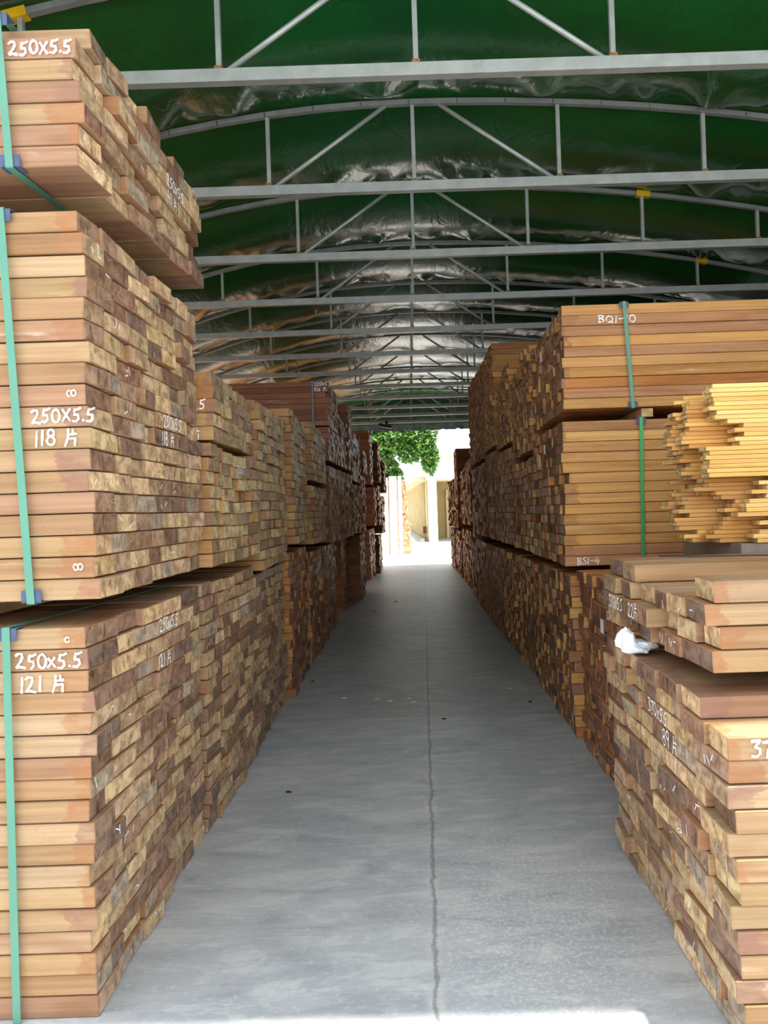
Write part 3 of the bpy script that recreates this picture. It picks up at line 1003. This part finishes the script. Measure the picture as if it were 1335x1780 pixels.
bundle('lowest bundle of the second right stack, under the one chalked BS', -1, 0.752, 0.757, 3.96, 5.0, 0.0, 15, 'orange', th=0.056, group=GR, tick=0.35, wr=(0.08, 0.15), big=0.2)
r, D, H = bundle('middle bundle of the second right stack, front chalked BS1-4 with bright green strap', -1, 0.742, 0.752, 4.02, 5.15, 0.88, 14, 'orange', th=TR, group=GR, tick=0.4, wr=(0.08, 0.15), big=0.2, flat_rows=(0,), bearer=0.038)
strap_on(r, 0.412, 0.398, D, H, STRAP_G, guards=(1, 0))
chalk(r, 'BS1-4', (0.055, -0.001, 0.12 * TR), (1, 0, 0), (0, -1, 0), 0.042, 0.0045)
for yy, zz in ((0.42, 0.62), (0.62, 0.56)):
    m = MB()
    m.add([(-0.033, yy, zz), (-0.033, yy - 0.06, zz), (-0.033, yy - 0.06, zz + 0.05), (-0.033, yy, zz + 0.05)], [(0, 1, 2, 3)])
    m.build('paper_tag', PAPER, r)
r, D, H = bundle('topmost bundle of the second right stack, front chalked BQ1-10 with pale green strap', -1, 0.757, 0.76, 4.0, 5.15, 1.70, 10, 'orange', th=TR, group=GR, tick=0.4, wr=(0.08, 0.15), big=0.2, flat_rows=(8,), lean=lambda a, b: -0.006 * a)
strap_on(r, 0.322, 0.352, D, H, STRAP)
chalk(r, 'BQ1-10', (0.185, -0.001, 8.1 * TR), (1, 0, 0), (0, -1, 0), 0.043, 0.005, 1.42)
m = MB()
m.add([(-0.034, 0.55, 0.35), (-0.034, 0.49, 0.35), (-0.034, 0.49, 0.41), (-0.034, 0.55, 0.41)], [(0, 1, 2, 3)])
m.build('paper_tag', PAPER, r)

nr = dict(group=GR, th=TR, wr=(0.07, 0.13), big=0.14, tick=0.3)
bundle('lowest bundle of the third right stack', -1, 0.758, 0.762, 5.05, 6.08, 0.0, 15, 'orange', **nr)
bundle('middle bundle of the third right stack', -1, 0.75, 0.742, 5.2, 6.2, 0.88, 12, 'orange', bearer=0.06, max_parts=80, **nr)
bundle('topmost bundle of the third right stack, lower than the one chalked BQ', -1, 0.75, 0.745, 5.2, 6.2, 1.585, 13, 'orange', bearer=0.05, max_parts=80, skip=lambda k, b: k == 12 and b > 0.45, **nr)
bundle('lowest bundle of the fourth right stack', -1, 0.757, 0.722, 6.14, 7.18, 0.0, 15, 'orange', max_parts=60, **nr)
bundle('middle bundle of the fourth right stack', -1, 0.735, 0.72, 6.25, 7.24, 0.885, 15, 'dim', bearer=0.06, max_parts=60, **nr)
bundle('topmost bundle of the fourth right stack, ragged along its top', -1, 0.735, 0.725, 6.25, 7.24, 1.735, 12, 'orange', bearer=0.028, max_parts=60, skip=lambda k, b: k == 11 and b > 0.5, **nr)
farR = dict(detail=False, group=GR, th=TR, wr=(0.06, 0.11), big=0.14)
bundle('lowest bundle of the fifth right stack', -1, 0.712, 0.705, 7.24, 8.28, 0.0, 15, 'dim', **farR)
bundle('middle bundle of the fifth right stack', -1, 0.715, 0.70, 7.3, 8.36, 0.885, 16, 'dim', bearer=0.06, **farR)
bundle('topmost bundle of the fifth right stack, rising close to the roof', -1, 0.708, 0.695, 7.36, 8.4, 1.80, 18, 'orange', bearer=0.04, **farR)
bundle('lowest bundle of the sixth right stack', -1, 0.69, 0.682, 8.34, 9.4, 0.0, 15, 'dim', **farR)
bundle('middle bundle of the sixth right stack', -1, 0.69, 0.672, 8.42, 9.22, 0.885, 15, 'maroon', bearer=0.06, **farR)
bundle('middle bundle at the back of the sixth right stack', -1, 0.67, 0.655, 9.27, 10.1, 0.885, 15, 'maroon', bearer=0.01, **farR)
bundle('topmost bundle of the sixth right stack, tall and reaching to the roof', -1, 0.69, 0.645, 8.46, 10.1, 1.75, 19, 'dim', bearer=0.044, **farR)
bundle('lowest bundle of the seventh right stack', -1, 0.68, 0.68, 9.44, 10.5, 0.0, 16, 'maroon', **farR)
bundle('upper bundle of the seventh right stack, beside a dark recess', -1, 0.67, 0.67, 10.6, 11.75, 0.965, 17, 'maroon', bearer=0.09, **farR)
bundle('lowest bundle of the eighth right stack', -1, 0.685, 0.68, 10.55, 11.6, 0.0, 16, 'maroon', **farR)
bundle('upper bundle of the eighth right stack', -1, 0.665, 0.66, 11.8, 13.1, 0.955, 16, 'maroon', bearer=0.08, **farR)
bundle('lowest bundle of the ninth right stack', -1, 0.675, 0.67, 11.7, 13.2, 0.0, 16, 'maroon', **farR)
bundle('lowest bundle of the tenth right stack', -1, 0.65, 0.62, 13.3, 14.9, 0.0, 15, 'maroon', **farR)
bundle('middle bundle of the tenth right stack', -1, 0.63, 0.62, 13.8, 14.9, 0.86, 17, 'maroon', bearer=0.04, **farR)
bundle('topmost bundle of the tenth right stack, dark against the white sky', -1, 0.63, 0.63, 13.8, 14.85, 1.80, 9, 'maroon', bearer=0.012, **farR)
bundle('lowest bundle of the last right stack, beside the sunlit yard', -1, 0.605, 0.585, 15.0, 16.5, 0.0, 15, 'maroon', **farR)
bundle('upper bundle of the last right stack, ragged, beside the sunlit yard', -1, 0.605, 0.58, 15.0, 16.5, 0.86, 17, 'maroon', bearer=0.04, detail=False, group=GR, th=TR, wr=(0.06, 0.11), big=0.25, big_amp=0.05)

# unseen timber added along the open left side to reflect orange onto the tarpaulin
for ya, yb, lab in ((5.0, 9.9, 'long unseen timber bundle added outside the open side for orange bounce, nearest the mouth'), (10.0, 14.9, 'long unseen timber bundle added outside the open side for orange bounce, midway along'), (15.0, 21.0, 'long unseen timber bundle added outside the open side for orange bounce, at its far end')):
    bundle(lab, 1, -4.75, -4.75, ya, yb, 0.0, 25, 'warm', detail=False, L=2.5, th=0.12, wr=(0.25, 0.35), group='unseen timber added outside the open side')

bundle('tall unseen orange timber bundle added in the yard beyond the left row for bounce', 1, -1.75, -1.75, 18.7, 20.4, 0.0, 29, 'warm', detail=False, L=2.6, th=0.12, wr=(0.25, 0.35), group='timber out in the yard')  # added out of sight, so the tarpaulin's left folds reflect orange

# block between the BQ and BS bundles
m = MB()
m.box(-0.03, 0.03, -0.5, 0.5, 0.0, 0.044)
o = m.build('spacer_block', BEARER, None, loc=(1.19, 4.52, 0.88 + 14 * TR + 0.008))
tag(o, 'square wooden spacer block between the bundles chalked BQ and BS', 'spacer block')

# ------------------------------------------------------------------ loose slats
GREY = plain('grey_beam', lin(128, 116, 104), 0.8, 0, 0.15, 14)
m = MB()
m.box(-0.0, 2.4, -0.33, 0.33, 0, 0.155)
o = m.build('support_beam', GREY, None, loc=(1.225, 3.30, 0.875))
tag(o, 'broad grey beam under the heap of pale slats', 'beam')
SLATC = [[lin(238, 196, 120), lin(232, 186, 108), lin(242, 204, 132)], [lin(214, 164, 96), lin(206, 152, 84), lin(222, 174, 104)], [lin(196, 146, 88), lin(186, 132, 78), lin(204, 154, 94)]]  # tiers darken towards the back; shade inside the heap put into the colour


def slat(x, y, z, w, t, yaw, tone, label, group):
    pal = (SLATC[tone], [lin(226, 204, 150), lin(214, 188, 132)])
    o = make_board(0.0, 2.3, 0.0, w, 0.0, t, pal, 0.0, None, name='wooden_slat', chamfer=0.0012, stain=0.0)
    o.location = (x + 1.15 * math.cos(yaw), y + 1.15 * math.sin(yaw), z + t / 2)
    o.rotation_euler = (0.0, RND.uniform(-0.0003, 0.0003), yaw)
    tag(o, label, 'slat', group)


ST = 0.0172
heapz = 1.032
cols = [  # y centre, width, tone, [(h0,h1,x_end,spread)]
    (3.00, 0.080, 0, [(1.0, 1.055, 1.27, 0.03), (1.055, 1.12, 1.33, 0.05), (1.12, 1.20, 1.24, 0.03), (1.20, 1.275, 1.30, 0.06), (1.275, 1.40, 1.105, 0.008), (1.40, 1.50, 1.215, 0.035), (1.50, 1.655, 1.135, 0.02)]),
    (3.09, 0.078, 1, [(1.0, 1.10, 1.13, 0.06), (1.10, 1.15, 1.22, 0.03), (1.15, 1.215, 1.20, 0.04), (1.215, 1.28, 1.12, 0.05), (1.28, 1.40, 1.16, 0.03), (1.40, 1.46, 1.05, 0.015), (1.46, 1.60, 1.06, 0.012)]),
    (3.18, 0.078, 1, [(1.0, 1.10, 1.09, 0.05), (1.10, 1.21, 1.06, 0.035), (1.21, 1.30, 1.14, 0.04), (1.30, 1.41, 1.08, 0.03), (1.41, 1.52, 1.02, 0.015), (1.52, 1.58, 1.04, 0.02)]),
    (3.27, 0.078, 2, [(1.0, 1.12, 1.12, 0.05), (1.12, 1.21, 1.04, 0.03), (1.21, 1.32, 1.09, 0.04), (1.32, 1.50, 1.07, 0.03)]),
]
NAMES = {0: 'pale yellow slat in the front tier of the ragged heap, ', 1: 'shade-toned golden slat in the inner tiers of the ragged heap, ', 2: 'shade-browned slat at the back of the ragged heap, '}
for ci, (yc, w, tone, bands) in enumerate(cols):
    z = heapz
    yaw = 0.0
    while z < bands[-1][1] - ST:
        b = [q for q in bands if q[0] <= z + 0.001 < q[1]]
        b = b[0] if b else bands[0]
        lev = 'in its lowest layers' if z < 1.13 else ('at middle height' if z < 1.40 else 'near the top')
        slat(b[2] + RND.uniform(-b[3], b[3]), yc, z, w - RND.uniform(0.002, 0.008), ST - 0.0012, RND.uniform(-0.001, 0.001), tone if RND.random() < 0.85 else min(2, tone + 1),
             NAMES[tone] + lev, 'slats, ' + NAMES[tone].split(' slat')[0] + ', ' + lev)
        z += ST
# two odd slats lying askew on top of the inner tier
for dx, yw, lab in ((0.0, 0.30, 'pale slat lying askew on the inner tier at the top of the heap'), (0.035, 0.26, 'pale slat lying askew on top of another askew slat')):
    o = make_board(0.0, 0.35, 0.0, 0.08, 0.0, 0.015, (SLATC[0], [lin(226, 204, 150)]), 0.0, None, name='wooden_slat', chamfer=0.0012, stain=0.0)
    o.rotation_euler = (0, 0, -yw)
    o.location = (1.06 + dx + 0.17, 3.155, 1.6025 + 0.0165 * (1 if dx else 0) + 0.006)
    tag(o, lab, 'slat')

# crumpled white bag on the near right bundle
def crumple():
    m = MB()
    nu, nv = 26, 14
    vs = []
    for j in range(nv + 1):
        ph = math.pi * j / nv
        for i in range(nu):
            th = 2 * math.pi * i / nu
            d = Vector((math.cos(th) * math.sin(ph), math.sin(th) * math.sin(ph), math.cos(ph)))
            k = 0.72 + 0.55 * vn(d.x * 2.3 + 5 + d.z, d.y * 2.6 + d.z * 1.9 + 9) + 0.25 * vn(d.x * 6 + 3, d.y * 6 + d.z * 5)
            x, y, z = d.x * 0.050 * k, d.y * 0.042 * k, d.z * 0.018 * k
            if d.x < -0.1:
                z += 0.085 * max(0, d.z) ** 1.5 * max(0, -d.x) ** 0.5 * k
            z = max(0.0, z + 0.016)
            vs.append((x, y, z if x < -0.012 else min(z, 0.040)))
    fs = []
    for j in range(nv):
        for i in range(nu):
            fs.append((j * nu + i, (j + 1) * nu + i, (j + 1) * nu + (i + 1) % nu, j * nu + (i + 1) % nu))
    m.add(vs, fs)
    o = m.build('crumpled_tissue', plain('white_tissue', (0.82, 0.87, 0.92, 1), 0.7), None, loc=(0.640, 2.36, 14 * 0.053 + 0.003))
    tag(o, 'crumpled white tissue lying on the near right bundle', 'tissue')


crumple()

# ------------------------------------------------------------------ bits on the floor
CHIP = plain('wood_chip', lin(190, 176, 150), 0.8, 0, 0.2, 40)
LEAF = plain('dry_leaf', lin(50, 46, 42), 0.8, 0, 0.3, 40)


def bit(x, y, s, dark, label, group=None):
    m = MB()
    n = 7
    top = []
    for i in range(n):
        a = 2 * math.pi * i / n
        q = s * RND.uniform(0.6, 1.1)
        top.append((q * math.cos(a), q * 0.45 * math.sin(a)))
    vs = [(a, b, 0.0) for a, b in top] + [(a * 0.9, b * 0.9, 0.004 + 0.003 * RND.random()) for a, b in top]
    m.add(vs, [tuple(range(n, 2 * n)), tuple(reversed(range(n)))] + [(i, (i + 1) % n, n + (i + 1) % n, n + i) for i in range(n)])
    o = m.build('dry_leaf' if dark else 'wood_chip', LEAF if dark else CHIP, None, loc=(x, y, 0.0005))
    o.rotation_euler = (0, 0, RND.uniform(-0.6, 0.6))
    tag(o, label, 'leaf' if dark else 'wood chip', group)


for x, y in ((-0.55, 4.98), (-0.34, 4.93), (-0.25, 4.86), (-0.13, 4.9), (-0.10, 4.82), (0.53, 5.1)):
    bit(x, y, 0.022, False, 'pale flat wood chip on the dark floor beside the centre joint', 'pale wood chips on the floor')
for x, y, lab in ((-0.40, 10.2, 'dark dry leaf far down the aisle before the protruding brown bundle'), (-0.62, 9.2, 'dark curled leaf far down the aisle near the left stacks'),
                  (-0.83, 5.5, 'dark leaf scrap close to the left stacks'), (0.08, 4.40, 'dark scrap by the crossing of the floor joints'), (0.62, 4.72, 'dark scrap close to the right stacks'),
                  (-0.62, 3.32, 'small dark scrap on the near floor towards the left stacks')):
    bit(x, y, 0.016 if y < 8 else 0.03, True, lab)

# ------------------------------------------------------------------ yard beyond the shed
WHITE = plain('white_paint', (0.86, 0.86, 0.84, 1), 0.6, 0, 0.05, 2)
CREAM = plain('cream_render', lin(172, 152, 106), 0.75, 0, 0.08, 1.5)
CREAM2 = plain('pale_render', lin(206, 192, 158), 0.75, 0, 0.06, 1.5)
CURB = plain('curb_concrete', lin(150, 152, 150), 0.8, 0, 0.15, 6)
SHADEG = plain('dark_glass', lin(70, 78, 74), 0.25)
b = thing('building', 'low cream and white building with a pillared porch beyond the yard', 'building', (0.2, 28.7, 0))


def bpart(name, mat, boxes, lab=None):
    m = MB()
    for q in boxes:
        m.box(*q)
    o = m.build(name, mat, b)
    if lab:
        o['label'] = lab
    return o


bpart('pillar', WHITE, [(0.0, 0.34, 0.0, 0.34, 0.0, 2.36)], 'white square porch pillar')
bpart('pillar', WHITE, [(3.6, 3.94, 0.0, 0.34, 0.0, 2.36)], 'white square porch pillar')
bpart('fascia', WHITE, [(-0.06, 7.5, -0.04, 0.5, 2.362, 3.10)], 'white fascia over the porch')
bpart('cornice', CREAM2, [(-0.12, 7.6, -0.12, 0.6, 3.102, 3.19)])
bpart('porch_ceiling', CREAM2, [(0.0, 7.5, 0.502, 2.6, 2.30, 2.40)])
bpart('back_wall', CREAM, [(0.0, 7.5, 2.62, 2.8, 0.0, 2.9)])
for x in (0.75, 1.25, 1.75, 2.25):
    bpart('door_post', CREAM2, [(x, x + 0.10, 2.5, 2.618, 0.0, 2.0)])
    bpart('door_leaf', CREAM, [(x + 0.12, x + 0.40, 2.55, 2.61, 0.02, 1.95)])
bpart('porch_step', CURB, [(0.0, 7.5, 0.36, 2.6, 0.0, 0.06)])
# side wall running away along the lane
m = MB()
A0, A1 = Vector((-0.03, 0.36, 0)), Vector((-1.3, 22.0, 0))
dv = (A1 - A0)
nv_ = Vector((dv.y, -dv.x, 0)).normalized()
p = [A0, A1, A1 + nv_ * 0.2, A0 + nv_ * 0.2]
m.add([(q.x, q.y, 0) for q in p] + [(q.x, q.y, 2.36) for q in p], BOXF)
m.build('side_wall', CREAM, b)
for i in range(9):
    q = A0 + dv * (0.06 + i * 0.105)
    m = MB()
    m.box(q.x - 0.14, q.x - 0.01, q.y, q.y + 0.32, 0, 2.3)
    m.build('pilaster', CREAM2, b)
m = MB()
p = [A0 - nv_ * 0.5 + Vector((0, -0.2, 0)), A1 - nv_ * 0.5, A1 + nv_ * 0.1, A0 + nv_ * 0.1]
m.add([(q.x, q.y, 2.30) for q in p] + [(q.x, q.y, 2.46) for q in p], BOXF)
m.build('eave', CREAM2, b)
m = MB()
p = [A0 + nv_ * 0.1, A1 + nv_ * 0.1, A1 + nv_ * 2.0, A0 + nv_ * 2.0]
m.add([(q.x, q.y, 2.47) for q in p] + [(q.x, q.y, 3.05) for q in p], BOXF)
m.build('upper_storey', CREAM2, b)
m = MB()
q = A0 + dv * 0.02
m.box(q.x - 0.16, q.x - 0.03, q.y + 0.1, q.y + 0.35, 0.3, 0.58)
m.build('wall_box', plain('brown_box', lin(120, 70, 48), 0.6), b)['label'] = 'brown meter box'
m = MB()
p = [A0 - nv_ * 0.34 + Vector((0, -0.3, 0)), A1 - nv_ * 0.34, A1 - nv_ * 0.14, A0 - nv_ * 0.14 + Vector((0, -0.3, 0))]
m.add([(q.x + 0.2, q.y + 28.7, 0.0) for q in p] + [(q.x + 0.2, q.y + 28.7, 0.14) for q in p], BOXF)
o = m.build('curb', CURB)
tag(o, 'grey concrete curb along the cream building', 'curb')

# timber outdoors with white boards leaning on it
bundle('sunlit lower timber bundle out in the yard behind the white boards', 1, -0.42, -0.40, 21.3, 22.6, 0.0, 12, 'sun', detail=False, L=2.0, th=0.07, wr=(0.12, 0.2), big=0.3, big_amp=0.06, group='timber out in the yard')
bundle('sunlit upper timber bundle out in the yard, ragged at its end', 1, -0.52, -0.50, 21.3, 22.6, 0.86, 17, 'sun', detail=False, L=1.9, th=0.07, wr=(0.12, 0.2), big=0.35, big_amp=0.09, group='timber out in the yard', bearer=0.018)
WL = ['first white board from the left leaning on the sunlit timber', 'second white board leaning on the sunlit timber', 'third white board leaning on the sunlit timber', 'fourth white board leaning on the sunlit timber', 'fifth white board leaning on the sunlit timber', 'last white board leaning on the sunlit timber, nearest its ragged end']
for i in range(6):
    x = -1.29 + i * 0.122 + (0.012 if i % 2 else 0)
    m = MB()
    h = 2.12 + 0.012 * i + RND.uniform(-0.02, 0.02)
    y0, y1 = 20.9, 21.24
    m.add([(x, y0, 0), (x + 0.10, y0, 0), (x + 0.10, y0 + 0.04, 0), (x, y0 + 0.04, 0), (x, y1, h), (x + 0.10, y1, h), (x + 0.10, y1 + 0.04, h), (x, y1 + 0.04, h)], BOXF)
    o = m.build('white_board', WHITE)
    tag(o, WL[i], 'board', 'white boards leaning on the yard timber')

# tree hanging over the yard
FOL = NT('leaf_green')
tc = FOL.n('ShaderNodeTexCoord')
f = FOL.noise(tc.outputs['Object'], 5, 3)
FOL.l(FOL.mix(FOL.ramp(f, 0.3, 0.7), lin(58, 106, 44), lin(130, 176, 82)), FOL.b.inputs['Base Color'])
FOL.b.inputs['Roughness'].default_value = 0.5
BARK = plain('bark', lin(92, 76, 60), 0.9, 0, 0.3, 12)
t = thing('tree', 'broad green leafy tree hanging over the sunlit yard beyond the shed', 'tree', (-2.7, 27.0, 0))
m = MB()
m.tube([(0, 0, 0), (0.1, 0, 1.5), (0.35, -0.1, 2.8), (0.9, -0.2, 3.9)], [0.2, 0.17, 0.14, 0.1], 10)
m.build('trunk', BARK, t, smooth=True)
for pts in ([(0.35, -0.1, 2.8), (1.4, 0.3, 4.0), (2.7, 0.5, 4.4)], [(0.1, 0, 1.9), (-0.8, 0.2, 3.2), (-1.6, 0.2, 4.0)], [(0.6, -0.15, 3.4), (1.5, 0.3, 4.4), (2.2, 0.6, 5.0)]):
    m = MB()
    m.tube(pts, [0.08, 0.05, 0.02], 8)
    m.build('branch', BARK, t, smooth=True)


def foliage():
    m = MB()
    R = random.Random(5)
    blobs = [(1.5, 0, 3.9, 1.0, 0.8), (2.6, -0.1, 4.0, 0.75, 0.85), (0.5, 0, 3.9, 1.0, 0.9), (1.0, 0.0, 3.0, 0.62, 0.85), (2.3, 0, 3.35, 0.5, 0.5), (3.0, 0.1, 3.15, 0.32, 0.7), (1.55, 0.1, 2.75, 0.35, 0.65), (1.75, 0.1, 2.45, 0.3, 0.35),
             (-0.6, 0, 4.1, 1.0, 0.9), (2.0, 0.2, 4.8, 1.1, 0.7), (0.6, 0.3, 2.6, 0.55, 0.7), (1.1, 0.3, 2.2, 0.5, 0.4), (0.2, 0.6, 1.7, 0.5, 1.0), (1.3, 1.2, 1.0, 0.28, 1.0)]
    for bx, by, bz, rx, rz in blobs:
        for _ in range(int(1250 * rx * rz) + 140):
            while True:
                d = Vector((R.uniform(-1, 1), R.uniform(-1, 1), R.uniform(-1, 1)))
                if 0.25 < d.length < 1:
                    break
            c = Vector((bx + d.x * rx, by + d.y * rx * 0.8, bz + d.z * rz))
            yaw = R.uniform(0, 6.28)
            for q in range(R.choice((4, 5, 6))):
                a = yaw + (q - 2.5) * 0.55
                ln = R.uniform(0.11, 0.18)
                dr = Vector((math.cos(a) * 0.75, math.sin(a) * 0.75, R.uniform(-0.9, -0.1))).normalized()
                s = dr.cross(Vector((0, 0, 1))).normalized() * ln * 0.2
                m.add([c, c + dr * ln * 0.45 + s, c + dr * ln, c + dr * ln * 0.45 - s], [(0, 1, 2, 3)])
    o = m.build('foliage', FOL.mat, t)
    o['kind'] = 'stuff'


foliage()
